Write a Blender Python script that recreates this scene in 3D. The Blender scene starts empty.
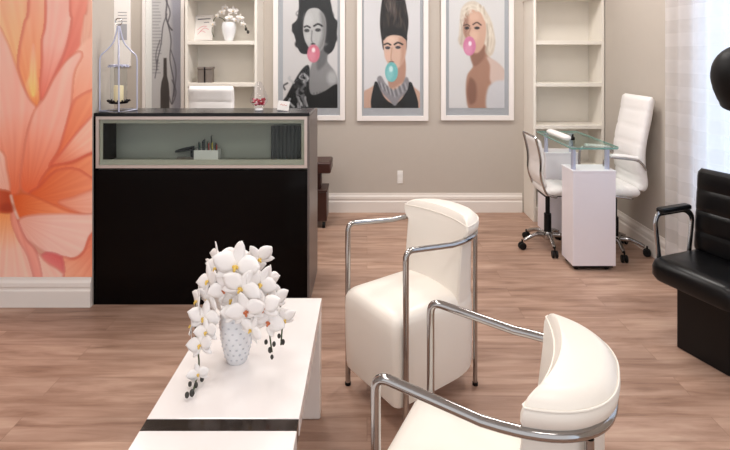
import bpy, bmesh, math, random
import numpy as np
from mathutils import Vector, Matrix
random.seed(7)
rng = np.random.RandomState(5)
PI = math.pi
S = bpy.context.scene
COL = S.collection

# ------------------------------------------------------------------ camera frame
F, PX, PY, CH = 510.0, 367.0, 55.0, 1.42          # focal (px), principal point, camera height
def W(x, y, d):                                    # pixel at depth d -> place
    return Vector(((x - PX) * d / F, d, CH - (y - PY) * d / F))

# ------------------------------------------------------------------ materials
def lin(c):
    return tuple(((v / 255) / 12.92 if v / 255 <= .04045 else ((v / 255 + .055) / 1.055) ** 2.4) for v in c)
MATS = {}
def mat(name, rgb, rough=.5, metal=0., var=.04, scale=18., bump=0., coat=0., spec=.5, sheen=0.):
    m = bpy.data.materials.new(name); m.use_nodes = True
    nt = m.node_tree; b = nt.nodes['Principled BSDF']
    c = lin(rgb)
    tc = nt.nodes.new('ShaderNodeTexCoord')
    n = nt.nodes.new('ShaderNodeTexNoise'); n.inputs['Scale'].default_value = scale; n.inputs['Detail'].default_value = 4
    nt.links.new(tc.outputs['Object'], n.inputs['Vector'])
    r = nt.nodes.new('ShaderNodeMix'); r.data_type = 'RGBA'
    r.inputs[6].default_value = (*[v * (1 - var) for v in c], 1)
    r.inputs[7].default_value = (*[min(1, v * (1 + var)) for v in c], 1)
    nt.links.new(n.outputs['Fac'], r.inputs[0])
    nt.links.new(r.outputs[2], b.inputs['Base Color'])
    b.inputs['Roughness'].default_value = rough; b.inputs['Metallic'].default_value = metal
    b.inputs['Specular IOR Level'].default_value = spec
    b.inputs['Coat Weight'].default_value = coat; b.inputs['Coat Roughness'].default_value = .05
    b.inputs['Sheen Weight'].default_value = sheen
    if bump:
        bp = nt.nodes.new('ShaderNodeBump'); bp.inputs['Strength'].default_value = bump; bp.inputs['Distance'].default_value = .004
        n2 = nt.nodes.new('ShaderNodeTexNoise'); n2.inputs['Scale'].default_value = scale * 6
        nt.links.new(tc.outputs['Object'], n2.inputs['Vector'])
        nt.links.new(n2.outputs['Fac'], bp.inputs['Height']); nt.links.new(bp.outputs['Normal'], b.inputs['Normal'])
    MATS[name] = m
    return m
def mat_attr(name, rough=.6, coat=0.):
    m = bpy.data.materials.new(name); m.use_nodes = True
    nt = m.node_tree; b = nt.nodes['Principled BSDF']
    a = nt.nodes.new('ShaderNodeAttribute'); a.attribute_name = 'Print'
    nt.links.new(a.outputs['Color'], b.inputs['Base Color'])
    b.inputs['Roughness'].default_value = rough; b.inputs['Coat Weight'].default_value = coat
    MATS[name] = m
    return m
def mat_pane(name, tint, refl_rough=.02, ior=1.45):
    m = bpy.data.materials.new(name); m.use_nodes = True
    nt = m.node_tree; nt.nodes.clear()
    o = nt.nodes.new('ShaderNodeOutputMaterial'); mx = nt.nodes.new('ShaderNodeMixShader')
    t = nt.nodes.new('ShaderNodeBsdfTransparent'); g = nt.nodes.new('ShaderNodeBsdfGlossy'); lw = nt.nodes.new('ShaderNodeLayerWeight'); lw.inputs['Blend'].default_value = .5
    pw = nt.nodes.new('ShaderNodeMath'); pw.operation = 'POWER'; pw.inputs[1].default_value = 4.
    f = nt.nodes.new('ShaderNodeMath'); f.operation = 'MULTIPLY_ADD'; f.inputs[1].default_value = .45; f.inputs[2].default_value = .55*((ior-1)/(ior+1))**2
    nt.links.new(lw.outputs['Facing'], pw.inputs[0]); nt.links.new(pw.outputs[0], f.inputs[0])
    t.inputs['Color'].default_value = (*tint, 1); g.inputs['Roughness'].default_value = refl_rough
    nt.links.new(f.outputs[0], mx.inputs[0]); nt.links.new(t.outputs[0], mx.inputs[1]); nt.links.new(g.outputs[0], mx.inputs[2])
    nt.links.new(mx.outputs[0], o.inputs[0])
    MATS[name] = m
    return m

WALL = mat('greige_wall', (191, 182, 172), .85, var=.02, bump=.05)
CEIL = mat('ceiling_paint', (238, 236, 232), .9, var=.01)
TRIM = mat('white_trim', (236, 229, 222), .4, var=.01)
SHELF = mat('cream_shelf', (236, 230, 220), .45, var=.015)
LACQ = mat('white_lacquer', (238, 232, 229), .18, var=.008, coat=.4)
LAV = mat('white_laminate', (240, 234, 240), .3, var=.01)
BLACK = mat('black_lacquer', (5, 3, 3), .15, var=.2, coat=.0, spec=.12)
BLKTOP = mat('black_counter', (14, 12, 12), .2, var=.15, spec=.25)
SIDE = mat('grey_laminate', (98, 88, 84), .35, var=.05)
CHROME = mat('chrome', (176, 173, 171), .1, 1., var=.02)
ALU = mat('brushed_aluminium', (205, 190, 182), .35, .7, var=.03)
LEATH = mat('cream_leather', (240, 233, 223), .36, var=.015, scale=6, bump=.08)
WLEATH = mat('white_leather', (244, 240, 238), .4, var=.01, bump=.06)
BLEATH = mat('black_leather', (9, 9, 11), .32, var=.15, bump=.08, spec=.3)
BPLAST = mat('black_plastic', (11, 10, 11), .5, var=.1, spec=.25)
PETAL = mat('orchid_white', (246, 241, 238), .55, var=.012, scale=40)
LIP = mat('orchid_lip', (226, 190, 92), .5, var=.3, scale=120)
LIPR = mat('orchid_lip_red', (196, 110, 70), .5, var=.3, scale=120)
STEM = mat('orchid_stem', (70, 82, 50), .5, var=.2)
BUD = mat('orchid_bud', (52, 50, 44), .5, var=.3, scale=90)
CERAM = mat('white_ceramic', (232, 232, 234), .25, var=.02, coat=.3)
DOTS = mat('dot_grey', (196, 196, 202), .4)
DARKST = mat('dark_strip', (70, 62, 58), .12, .85, var=.1)
WOODDK = mat('dark_walnut', (62, 34, 28), .35, var=.35, scale=9)
CANDLE = mat('candle_wax', (240, 222, 180), .5, var=.03)
BLUEMET = mat('silver_metal', (190, 192, 212), .35, .35, var=.03)
DARKMET = mat('dark_metal', (45, 40, 40), .35, .8, var=.1)
REDP = mat('red_petals', (170, 36, 52), .6, var=.35, scale=160)
PINKP = mat('pink_petals', (226, 150, 160), .6, var=.2, scale=160)
CARD = mat('white_card', (246, 242, 238), .6, var=.01)
INK = mat('pink_ink', (214, 120, 110), .6)
INKG = mat('grey_ink', (90, 85, 95), .6)
GREYBOX = mat('taupe_box', (122, 112, 104), .5, var=.1)
DRAPE = mat('grey_cloth', (92, 92, 92), .8, var=.1)
NICHE = mat('niche_grey', (166, 165, 156), .6, var=.03)
PENS = [mat('pen_black', (22, 26, 28), .4), mat('pen_green', (40, 72, 58), .4), mat('pen_red', (168, 52, 44), .4), mat('pen_yellow', (196, 180, 70), .4)]
FRAMEW = mat('white_frame', (240, 234, 230), .25, var=.01, coat=.3)
MATB = mat('silver_mat', (176, 176, 181), .45, var=.05, scale=60)
OUTL = mat('outlet_plastic', (238, 236, 232), .35)
PRINT = mat_attr('portrait_print', .5)
MURAL = mat_attr('mural_print', .7)
PANE = mat_pane('clear_glass', (.97, .98, .98), .03, 1.3)
GREENP = mat_pane('green_glass', (.95, .975, .955), .03, 1.35)
TABLEG = mat_pane('table_glass', (.86, .94, .92), .02, 1.35)
TGEDGE = mat('glass_edge_teal', (116, 160, 150), .2, var=.05)
WINP = mat_pane('window_glass', (.96, .98, 1.), .02, 1.3)
VASEG = mat_pane('vase_glass', (.95, .95, .97), .05, 1.5)

def mat_etch(name, rgb, a):
    m = bpy.data.materials.new(name); m.use_nodes = True; nt = m.node_tree; nt.nodes.clear()
    o = nt.nodes.new('ShaderNodeOutputMaterial'); mx = nt.nodes.new('ShaderNodeMixShader'); t = nt.nodes.new('ShaderNodeBsdfTransparent'); d = nt.nodes.new('ShaderNodeBsdfDiffuse')
    d.inputs['Color'].default_value = (*lin(rgb), 1); mx.inputs[0].default_value = a
    nt.links.new(t.outputs[0], mx.inputs[1]); nt.links.new(d.outputs[0], mx.inputs[2]); nt.links.new(mx.outputs[0], o.inputs[0])
    return m
ETCH = mat_etch('etched_glass', (196, 194, 182), .5)
# floor: wood planks running left to right
def floor_mat():
    m = bpy.data.materials.new('wood_plank_floor'); m.use_nodes = True
    nt = m.node_tree; b = nt.nodes['Principled BSDF']; N = nt.nodes.new; L = nt.links.new
    tc = N('ShaderNodeTexCoord')
    br = N('ShaderNodeTexBrick'); br.offset = .37; br.inputs['Scale'].default_value = 1
    br.inputs['Brick Width'].default_value = 1.35; br.inputs['Row Height'].default_value = .125
    br.inputs['Mortar Size'].default_value = .0011; br.inputs['Mortar Smooth'].default_value = .4
    br.inputs['Color1'].default_value = (0, 0, 0, 1); br.inputs['Color2'].default_value = (1, 1, 1, 1)
    br.inputs['Mortar'].default_value = (.5, .5, .5, 1)
    L(tc.outputs['Object'], br.inputs['Vector'])
    mp = N('ShaderNodeMapping'); mp.inputs['Scale'].default_value = (1.5, 13, 1); L(tc.outputs['Object'], mp.inputs['Vector'])
    # shift the grain per plank
    add = N('ShaderNodeVectorMath'); add.operation = 'ADD'
    sc = N('ShaderNodeVectorMath'); sc.operation = 'SCALE'; sc.inputs['Scale'].default_value = 7.
    L(br.outputs['Color'], sc.inputs[0]); L(mp.outputs[0], add.inputs[0]); L(sc.outputs[0], add.inputs[1])
    n = N('ShaderNodeTexNoise'); n.inputs['Scale'].default_value = 1.5; n.inputs['Detail'].default_value = 8; n.inputs['Roughness'].default_value = .62; n.inputs['Distortion'].default_value = .5
    L(add.outputs[0], n.inputs['Vector'])
    r1 = N('ShaderNodeValToRGB')
    e = r1.color_ramp.elements
    e[0].position = .22; e[0].color = (*lin((116, 88, 72)), 1)
    e[1].position = .72; e[1].color = (*lin((197, 168, 149)), 1)
    k = e.new(.40); k.color = (*lin((160, 128, 110)), 1)
    k = e.new(.53); k.color = (*lin((180, 148, 130)), 1)
    L(n.outputs['Fac'], r1.inputs[0])
    pl = N('ShaderNodeMix'); pl.data_type = 'RGBA'; pl.blend_type = 'MULTIPLY'; pl.inputs[0].default_value = 1
    r2 = N('ShaderNodeValToRGB'); r2.color_ramp.elements[0].color = (.92, .91, .91, 1); r2.color_ramp.elements[1].color = (1.04, 1.03, 1.02, 1)
    L(br.outputs['Color'], r2.inputs[0]); L(r1.outputs[0], pl.inputs[6]); L(r2.outputs[0], pl.inputs[7])
    seam = N('ShaderNodeMix'); seam.data_type = 'RGBA'; seam.inputs[7].default_value = (*lin((140, 110, 92)), 1)
    L(br.outputs['Fac'], seam.inputs[0]); L(pl.outputs[2], seam.inputs[6])
    # knots
    mk = N('ShaderNodeMapping'); mk.inputs['Scale'].default_value = (2.2, 7.5, 1); L(tc.outputs['Object'], mk.inputs['Vector'])
    v = N('ShaderNodeTexVoronoi'); v.inputs['Scale'].default_value = 1.; L(mk.outputs[0], v.inputs['Vector'])
    rk = N('ShaderNodeValToRGB'); rk.color_ramp.elements[0].position = .03; rk.color_ramp.elements[0].color = (.62, .58, .56, 1)
    rk.color_ramp.elements[1].position = .16; rk.color_ramp.elements[1].color = (1, 1, 1, 1)
    L(v.outputs['Distance'], rk.inputs[0])
    kn = N('ShaderNodeMix'); kn.data_type = 'RGBA'; kn.blend_type = 'MULTIPLY'; kn.inputs[0].default_value = .6
    L(seam.outputs[2], kn.inputs[6]); L(rk.outputs[0], kn.inputs[7])
    lo = N('ShaderNodeTexNoise'); lo.inputs['Scale'].default_value = 1.; lo.inputs['Detail'].default_value = 3
    ml_ = N('ShaderNodeMapping'); ml_.inputs['Scale'].default_value = (1.6, 4.5, 1); L(tc.outputs['Object'], ml_.inputs['Vector']); L(ml_.outputs[0], lo.inputs['Vector'])
    rl = N('ShaderNodeValToRGB'); rl.color_ramp.elements[0].position = .34; rl.color_ramp.elements[0].color = (.80, .77, .75, 1)
    rl.color_ramp.elements[1].position = .62; rl.color_ramp.elements[1].color = (1.05, 1.05, 1.04, 1); L(lo.outputs['Fac'], rl.inputs[0])
    mm_ = N('ShaderNodeMix'); mm_.data_type = 'RGBA'; mm_.blend_type = 'MULTIPLY'; mm_.inputs[0].default_value = 1
    L(kn.outputs[2], mm_.inputs[6]); L(rl.outputs[0], mm_.inputs[7]); L(mm_.outputs[2], b.inputs['Base Color'])
    b.inputs['Roughness'].default_value = .42; b.inputs['Specular IOR Level'].default_value = .4
    bp = N('ShaderNodeBump'); bp.inputs['Strength'].default_value = .12; bp.inputs['Distance'].default_value = .002
    L(n.outputs['Fac'], bp.inputs['Height']); L(bp.outputs[0], b.inputs['Normal'])
    return m
FLOOR = floor_mat()

def curtain_mat():
    m = bpy.data.materials.new('sheer_check_fabric'); m.use_nodes = True
    nt = m.node_tree; nt.nodes.clear(); N = nt.nodes.new; L = nt.links.new
    o = N('ShaderNodeOutputMaterial')
    d = N('ShaderNodeBsdfDiffuse'); d.inputs['Color'].default_value = (*lin((240, 236, 236)), 1)
    tl = N('ShaderNodeBsdfTranslucent'); tl.inputs['Color'].default_value = (*lin((238, 238, 242)), 1)
    tr = N('ShaderNodeBsdfTransparent')
    mx = N('ShaderNodeMixShader'); mx.inputs[0].default_value = .45
    L(d.outputs[0], mx.inputs[1]); L(tl.outputs[0], mx.inputs[2])
    tc = N('ShaderNodeTexCoord'); sx = N('ShaderNodeSeparateXYZ'); L(tc.outputs['UV'], sx.inputs[0])
    def sq(sock, per):
        a = N('ShaderNodeMath'); a.operation = 'MULTIPLY'; a.inputs[1].default_value = 1 / per; L(sock, a.inputs[0])
        f = N('ShaderNodeMath'); f.operation = 'FRACT'; L(a.outputs[0], f.inputs[0])
        g = N('ShaderNodeMath'); g.operation = 'GREATER_THAN'; g.inputs[1].default_value = .5; L(f.outputs[0], g.inputs[0])
        return g.outputs[0]
    a, c = sq(sx.outputs[0], .26), sq(sx.outputs[1], .17)
    s = N('ShaderNodeMath'); s.operation = 'ADD'; L(a, s.inputs[0]); L(c, s.inputs[1])
    k = N('ShaderNodeMath'); k.operation = 'MULTIPLY_ADD'; k.inputs[1].default_value = .09; k.inputs[2].default_value = .62
    L(s.outputs[0], k.inputs[0])
    m2 = N('ShaderNodeMixShader'); L(k.outputs[0], m2.inputs[0]); L(tr.outputs[0], m2.inputs[1]); L(mx.outputs[0], m2.inputs[2])
    L(m2.outputs[0], o.inputs[0])
    return m
SHEER = curtain_mat()

# ------------------------------------------------------------------ mesh builder
class MB:
    def __init__(s): s.v, s.f, s.uv = [], [], None
    def add(s, vs, fs):
        o = len(s.v); s.v += [Vector(p) for p in vs]; s.f += [tuple(i + o for i in f) for f in fs]; return s
    def box(s, x0, x1, y0, y1, z0, z1):
        return s.add([(x0,y0,z0),(x1,y0,z0),(x1,y1,z0),(x0,y1,z0),(x0,y0,z1),(x1,y0,z1),(x1,y1,z1),(x0,y1,z1)],
                     [(0,3,2,1),(4,5,6,7),(0,1,5,4),(1,2,6,5),(2,3,7,6),(3,0,4,7)])
    def loft(s, rings, cap=True, closed=True):
        n = len(rings[0]); vs = [p for r in rings for p in r]; fs = []
        for k in range(len(rings) - 1):
            for i in range(n if closed else n - 1):
                j = (i + 1) % n
                fs.append((k*n+i, k*n+j, (k+1)*n+j, (k+1)*n+i))
        if cap:
            fs.append(tuple(reversed(range(n)))); fs.append(tuple((len(rings)-1)*n + i for i in range(n)))
        return s.add(vs, fs)
    def tube(s, pts, r, seg=10, cap=True, closed=False, flat=None):
        pts = [Vector(p) for p in pts]; n = len(pts); rings = []
        t0 = (pts[1] - pts[0]).normalized()
        up = Vector((0,0,1)) if abs(t0.z) < .9 else Vector((1,0,0))
        u = t0.cross(up).normalized()
        for i, p in enumerate(pts):
            if closed: t = (pts[(i+1) % n] - pts[i-1]).normalized()
            elif i == 0: t = t0
            elif i == n-1: t = (pts[-1] - pts[-2]).normalized()
            else: t = ((pts[i+1]-p).normalized() + (p-pts[i-1]).normalized()).normalized()
            u = (u - t * u.dot(t)).normalized(); w = t.cross(u)
            rr = r[i] if isinstance(r, (list, tuple)) else r
            a, b = (rr, rr) if flat is None else flat
            rings.append([p + u*math.cos(2*PI*k/seg)*a + w*math.sin(2*PI*k/seg)*b for k in range(seg)])
        if closed: rings.append(rings[0]); return s.loft(rings, cap=False)
        return s.loft(rings, cap)
    def cyl(s, p, q, r, seg=16, r2=None):
        return s.tube([p, q], [r, r if r2 is None else r2], seg)
    def lathe(s, prof, c=(0,0,0), seg=24, cap=True):
        c = Vector(c)
        return s.loft([[c + Vector((r*math.cos(2*PI*k/seg), r*math.sin(2*PI*k/seg), z)) for k in range(seg)] for r, z in prof], cap)
    def ball(s, c, rx, ry=None, rz=None, seg=14, n=8):
        ry = rx if ry is None else ry; rz = rx if rz is None else rz; c = Vector(c)
        return s.loft([[c + Vector((rx*math.sin(a)*math.cos(2*PI*k/seg), ry*math.sin(a)*math.sin(2*PI*k/seg), -rz*math.cos(a))) for k in range(seg)]
                       for a in [PI*(i+.15)/(n+.3) for i in range(n+1)]])
    def xf(s, M):
        s.v = [M @ p for p in s.v]; return s

def bend(pts, r, n=5):                              # round the corners of a polyline
    pts = [Vector(p) for p in pts]; out = [pts[0]]
    for i in range(1, len(pts)-1):
        a, b, c = pts[i-1], pts[i], pts[i+1]
        q = min(r, (a-b).length*.45, (c-b).length*.45)
        p0, p1 = b + (a-b).normalized()*q, b + (c-b).normalized()*q
        for k in range(n+1):
            t = k/n; out.append(p0*(1-t)**2 + b*2*t*(1-t) + p1*t*t)
    return out + [pts[-1]]
def crom(pts, n=6):                                 # smooth curve through points
    pts = [Vector(p) for p in pts]; P = [pts[0]*2-pts[1]] + pts + [pts[-1]*2-pts[-2]]; out = []
    for i in range(1, len(P)-2):
        for k in range(n):
            t = k/n; a, b, c, d = P[i-1], P[i], P[i+1], P[i+2]
            out.append(.5*((2*b)+(c-a)*t+(2*a-5*b+4*c-d)*t*t+(3*b-a-3*c+d)*t**3))
    return out + [pts[-1]]

def thing(name, label, cat, loc=(0,0,0), rz=0, group=None):
    o = bpy.data.objects.new(name, None); COL.objects.link(o); o.empty_display_size = .1
    o.location = loc; o.rotation_euler = (0,0,rz); o['label'] = label; o['category'] = cat
    if group: o['group'] = group
    o['_m'] = 0; del o['_m']
    return o
def root_mat(o):
    while o.parent: o = o.parent
    return Matrix.Translation(o.location) @ o.rotation_euler.to_matrix().to_4x4()
def part(name, mb, m, parent=None, smooth=True, bevel=0, seg=2, world=False, label=None, loc=None, mats=None, sub=0):
    me = bpy.data.meshes.new(name)
    vs = mb.v
    if parent is not None and world: inv = root_mat(parent).inverted(); vs = [inv @ p for p in vs]
    if loc is not None: vs = [p - Vector(loc) for p in vs]
    me.from_pydata([tuple(p) for p in vs], [], mb.f)
    bm = bmesh.new(); bm.from_mesh(me); bmesh.ops.recalc_face_normals(bm, faces=bm.faces); bm.to_mesh(me); bm.free()
    me.materials.append(m)
    for x in (mats or []): me.materials.append(x)
    o = bpy.data.objects.new(name, me); COL.objects.link(o)
    if loc is not None: o.location = loc
    if parent is not None: o.parent = parent
    if smooth:
        for p in me.polygons: p.use_smooth = True
        bm = bmesh.new(); bm.from_mesh(me)
        for e in bm.edges:
            if len(e.link_faces) == 2 and e.calc_face_angle(0) > math.radians(38): e.smooth = False
        bm.to_mesh(me); bm.free()
    if bevel:
        b = o.modifiers.new('bevel', 'BEVEL'); b.width = bevel; b.segments = seg; b.limit_method = 'ANGLE'; b.angle_limit = math.radians(35)
        b.harden_normals = False
    if sub:
        q = o.modifiers.new('subdivision', 'SUBSURF'); q.levels = sub; q.render_levels = sub
    if label: o['label'] = label
    return o
def single(name, mb, m, label, cat, loc, group=None, **k):
    o = part(name, mb, m, None, loc=loc, **k); o['label'] = label; o['category'] = cat
    if group: o['group'] = group
    return o
def struct(name, mb, m, **k):
    o = part(name, mb, m, None, smooth=False, **k); o['kind'] = 'structure'; return o
def copy_tree(o, parent=None):
    c = o.copy(); COL.objects.link(c)
    if parent: c.parent = parent
    for ch in [q for q in bpy.data.objects if q.parent == o and q != c]: copy_tree(ch, c)
    return c

# ------------------------------------------------------------------ painter for prints (mural, portraits)
class Paint:
    def __init__(s, x0, x1, y0, y1, res, bg):
        s.x0, s.x1, s.y0, s.y1 = x0, x1, y0, y1
        s.nx, s.ny = int((x1-x0)*res)+1, int((y1-y0)*res)+1
        s.X, s.Y = np.meshgrid(np.linspace(x0, x1, s.nx), np.linspace(y0, y1, s.ny))
        s.C = np.zeros((s.ny, s.nx, 3)) + np.array(bg, float)
    def dist(s, P, X, Y):
        P = np.array(P, float); n = len(P); d = np.full(X.shape, 1e9); ins = np.zeros(X.shape, bool)
        for i in range(n):
            a, b = P[i], P[(i+1) % n]; e = b-a; L = e @ e + 1e-9
            t = np.clip(((X-a[0])*e[0]+(Y-a[1])*e[1])/L, 0, 1)
            d = np.minimum(d, np.hypot(X-a[0]-t*e[0], Y-a[1]-t*e[1]))
            c = ((a[1] > Y) != (b[1] > Y)) & (X < (b[0]-a[0])*(Y-a[1])/(b[1]-a[1]+1e-12)+a[0]); ins ^= c
        return np.where(ins, d, -d)
    def smooth(s, P, n=5):
        P = [np.array(p, float) for p in P]; m = len(P); out = []
        for i in range(m):
            a, b, c, d = P[i-1], P[i], P[(i+1) % m], P[(i+2) % m]
            for k in range(n):
                t = k/n; out.append(.5*((2*b)+(c-a)*t+(2*a-5*b+4*c-d)*t*t+(3*b-a-3*c+d)*t**3))
        return out
    def put(s, A, col, alpha=1.):
        A = np.clip(A, 0, 1)*alpha; s.C = s.C*(1-A[..., None]) + np.array(col, float)*A[..., None]
    def poly(s, P, col, soft=.8, alpha=1., sm=True, edge=None, ew=3., ea=.8):
        d = s.dist(s.smooth(P) if sm else P, s.X, s.Y)
        s.put(d/soft+.5, col, alpha)
        if edge is not None: s.put(np.where(d > -soft/2, np.exp(-(d/ew)**2), 0), edge, ea)
        return d
    def ell(s, cx, cy, rx, ry, col, soft=.25, alpha=1., rot=0):
        u = (s.X-cx)*math.cos(rot)+(s.Y-cy)*math.sin(rot); v = -(s.X-cx)*math.sin(rot)+(s.Y-cy)*math.cos(rot)
        s.put((1-np.sqrt((u/rx)**2+(v/ry)**2))/soft+.5, col, alpha)
    def line(s, P, w, col, alpha=1., soft=1.):
        P = [np.array(p, float) for p in P]; out = []
        Q = [P[0]*2-P[1]]+P+[P[-1]*2-P[-2]]
        for i in range(1, len(Q)-2):
            for k in range(6):
                t = k/6; a, b, c, d = Q[i-1], Q[i], Q[i+1], Q[i+2]
                out.append(.5*((2*b)+(c-a)*t+(2*a-5*b+4*c-d)*t*t+(3*b-a-3*c+d)*t**3))
        out.append(P[-1]); d = np.full(s.X.shape, 1e9)
        for a, b in zip(out[:-1], out[1:]):
            e = b-a; t = np.clip(((s.X-a[0])*e[0]+(s.Y-a[1])*e[1])/(e@e+1e-9), 0, 1)
            d = np.minimum(d, np.hypot(s.X-a[0]-t*e[0], s.Y-a[1]-t*e[1]))
        s.put((w/2-d)/soft+.5, col, alpha)
    def petal(s, P, base, tip, c0, c1, c2=None, edge=None, ew=3., ea=.7, streak=.026, soft=3.):
        d = s.dist(s.smooth(P), s.X, s.Y); b = np.array(base, float); e = np.array(tip, float)-b; L = e@e
        t = np.clip(((s.X-b[0])*e[0]+(s.Y-b[1])*e[1])/L, 0, 1)[..., None]
        c0, c1 = np.array(c0, float), np.array(c1, float)*.58+np.array((255, 216, 204))*.42; ew *= .5; ea *= .6
        if c2 is not None: c2 = np.array(c2, float)*.66+np.array((255, 206, 190))*.34
        c = c0*(1-t)+c1*t if c2 is None else np.where(t < .5, c0*(1-2*t)+np.array(c2, float)*2*t, np.array(c2, float)*(2-2*t)+c1*(2*t-1))
        ang = np.arctan2(s.Y-b[1], s.X-b[0])
        st = (np.sin(ang*47+1.3+.05*s.X)+.7*np.sin(ang*29+.4)+.5*np.sin(ang*83-.07*s.Y))*streak
        c = np.clip(c*np.array([1.07, 1.03, 1.0])*(1+st[..., None]*np.array([.25, .8, .8])), 0, 255)
        A = np.clip(d/soft+.5, 0, 1)[..., None]; s.C = s.C*(1-A)+c*A
        if edge is not None: s.put(np.where(d > -soft/2, np.exp(-(np.maximum(d, 0)/ew)**2), 0), edge, ea)
    def mesh(s, name, d, m, parent, world=True, loc=None):
        mb = MB(); X = (s.X-PX)*d/F; Z = CH-(s.Y-PY)*d/F
        mb.v = [Vector((x, d, z)) for x, z in zip(X.ravel(), Z.ravel())]
        nx = s.nx
        mb.f = [(j*nx+i, (j+1)*nx+i, (j+1)*nx+i+1, j*nx+i+1) for j in range(s.ny-1) for i in range(nx-1)]
        o = part(name, mb, m, parent, smooth=False, world=world, loc=loc)
        c = np.clip(s.C, 0, 255)/255; c = np.where(c <= .04045, c/12.92, ((c+.055)/1.055)**2.4)
        at = o.data.color_attributes.new('Print', 'FLOAT_COLOR', 'POINT')
        at.data.foreach_set('color', np.concatenate([c.reshape(-1, 3), np.ones((c.shape[0]*c.shape[1], 1))], 1).astype(np.float32).ravel())
        return o

# ================================================================== THE ROOM
XR, YB, XL, ZC = 2.026, 4.613, -3.4, 2.7
struct('floor', MB().box(XL-.1, XR+.1, -1.2, YB+.1, -.06, 0), FLOOR)
struct('ceiling', MB().box(XL-.1, XR+.1, -1.2, YB+.1, ZC, ZC+.06), CEIL)
struct('wall_back', MB().box(XL-.1, XR+.1, YB, YB+.1, 0, ZC), WALL)
struct('wall_left', MB().box(XL-.1, XL, -1.2, YB, 0, ZC), WALL)
WY0, WY1, WZ0, WZ1 = 1.3, 3.2, .42, 2.3
mb = MB(); mb.box(XR, XR+.1, -1.2, WY0, 0, ZC); mb.box(XR, XR+.1, WY1, YB, 0, ZC)
mb.box(XR, XR+.1, WY0, WY1, 0, WZ0); mb.box(XR, XR+.1, WY0, WY1, WZ1, ZC)
struct('wall_right', mb, WALL)
PYF, PXE, PTH = 2.885, -1.556, .25                 # the short partition that carries the mural
struct('wall_front_left', MB().box(XL, PXE, PYF, PYF+PTH, 0, ZC), WALL)

def baseboard(name, a, b, nrm, h=.172):            # moulded profile swept along a wall foot
    a, b, nrm = Vector(a), Vector(b), Vector(nrm)
    prof = [(0, 0), (.018, 0), (.018, h*.55), (.013, h*.6), (.013, h*.66), (.016, h*.7), (.015, h*.82), (.008, h*.9), (.006, h), (0, h)]
    rings = [[p + nrm*q + Vector((0, 0, z)) for q, z in prof] for p in (a, b)]
    struct(name, MB().loft(rings), TRIM)
baseboard('baseboard_back', (-2.9, YB, 0), (1.40, YB, 0), (0, -1, 0))
baseboard('baseboard_right', (XR, 4.30, 0), (XR, -1.1, 0), (-1, 0, 0))
baseboard('baseboard_left', (XL, PYF, 0), (PXE, PYF, 0), (0, -1, 0), .165)
# window: frame and pane
mb = MB()
for z0, z1 in ((WZ0, WZ0+.05), (WZ1-.05, WZ1)): mb.box(XR+.02, XR+.07, WY0, WY1, z0, z1)
for y in (WY0, WY1-.05, (WY0+WY1)/2-.02): mb.box(XR+.02, XR+.07, y, y+.05, WZ0+.05, WZ1-.05)
wf = struct('window_1', mb, TRIM)
part('window_glass', MB().box(XR+.042, XR+.048, WY0+.05, WY1-.05, WZ0+.05, WZ1-.05), WINP, wf, smooth=False)

# ---- flower mural on the partition
P = Paint(-150, 92, -120, 277, 1.35, (228, 165, 142))
pk, lp, og, dor, cor = (234, 172, 158), (228, 192, 182), (224, 112, 64), (196, 74, 34), (220, 104, 88)
P.petal([(-160,-130),(30,-130),(28,0),(24,25),(18,66),(24,85),(0,80),(-160,30)], (28,110), (-10,-60), (238,186,120), (232,178,160), None, cor, 3, .3)
P.petal([(26,-130),(60,-130),(48,0),(44,40),(41,96),(30,98),(18,66),(24,25),(29,0)], (34,110), (40,-40), (236,150,96), (234,178,160), None, cor, 3.5, .75)
P.petal([(44,-130),(84,-130),(71,0),(72,20),(66,50),(55,76),(43,99),(40,90),(42,62),(42,40),(46,8)], (40,108), (62,-20), (226,112,92), (234,180,170), (232,176,166), cor, 3.2, .85)
P.petal([(70,-130),(110,-130),(89,0),(84,18),(84,50),(78,55),(66,62),(58,78),(44,100),(55,74),(66,48),(72,20),(70,0)], (46,100), (80,-40), (220,110,96), (224,142,122), None, (216,110,96), 2.5, .5)
P.petal([(89,-130),(110,-130),(110,62),(82,54),(84,18),(88,0)], (84,60), (92,-40), (226,176,156), (228,186,168))
P.petal([(74,54),(110,56),(110,300),(40,200),(50,165),(60,145),(70,110)], (46,170), (90,56), (222,98,58), (230,172,150), (228,136,96))
P.petal([(26,86),(34,74),(38,86),(39,100),(36,112)], (36,116), (30,74), (226,120,60), (246,206,130), None)
P.petal([(29,80),(33,44),(36,66),(36,92),(32,96)], (33,100), (33,44), (246,206,120), (234,170,140))
P.poly([(-40,120),(40,150),(110,150),(110,225),(0,225),(-40,215)], (222,106,56), 14)
# big rear left petal
P.petal([(-160,-60),(-60,-10),(-8,20),(6,40),(15,64),(22,84),(29,99),(37,110),(29,126),(25,150),(19,190),(-10,200),(-160,150)], (14,200), (-20,30), (222,104,62), (236,186,172), (235,168,152), (224,120,96), 2.6, .5)
# long right petal
P.petal([(78,52),(66,61),(54,78),(44,98),(35,110),(28,130),(24,152),(21,188),(40,192),(50,165),(60,145),(70,110),(74,74),(82,56)], (28,196), (76,56), (222,98,54), (236,182,170), (236,160,142), (224,116,92), 2.6, .7)
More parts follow.
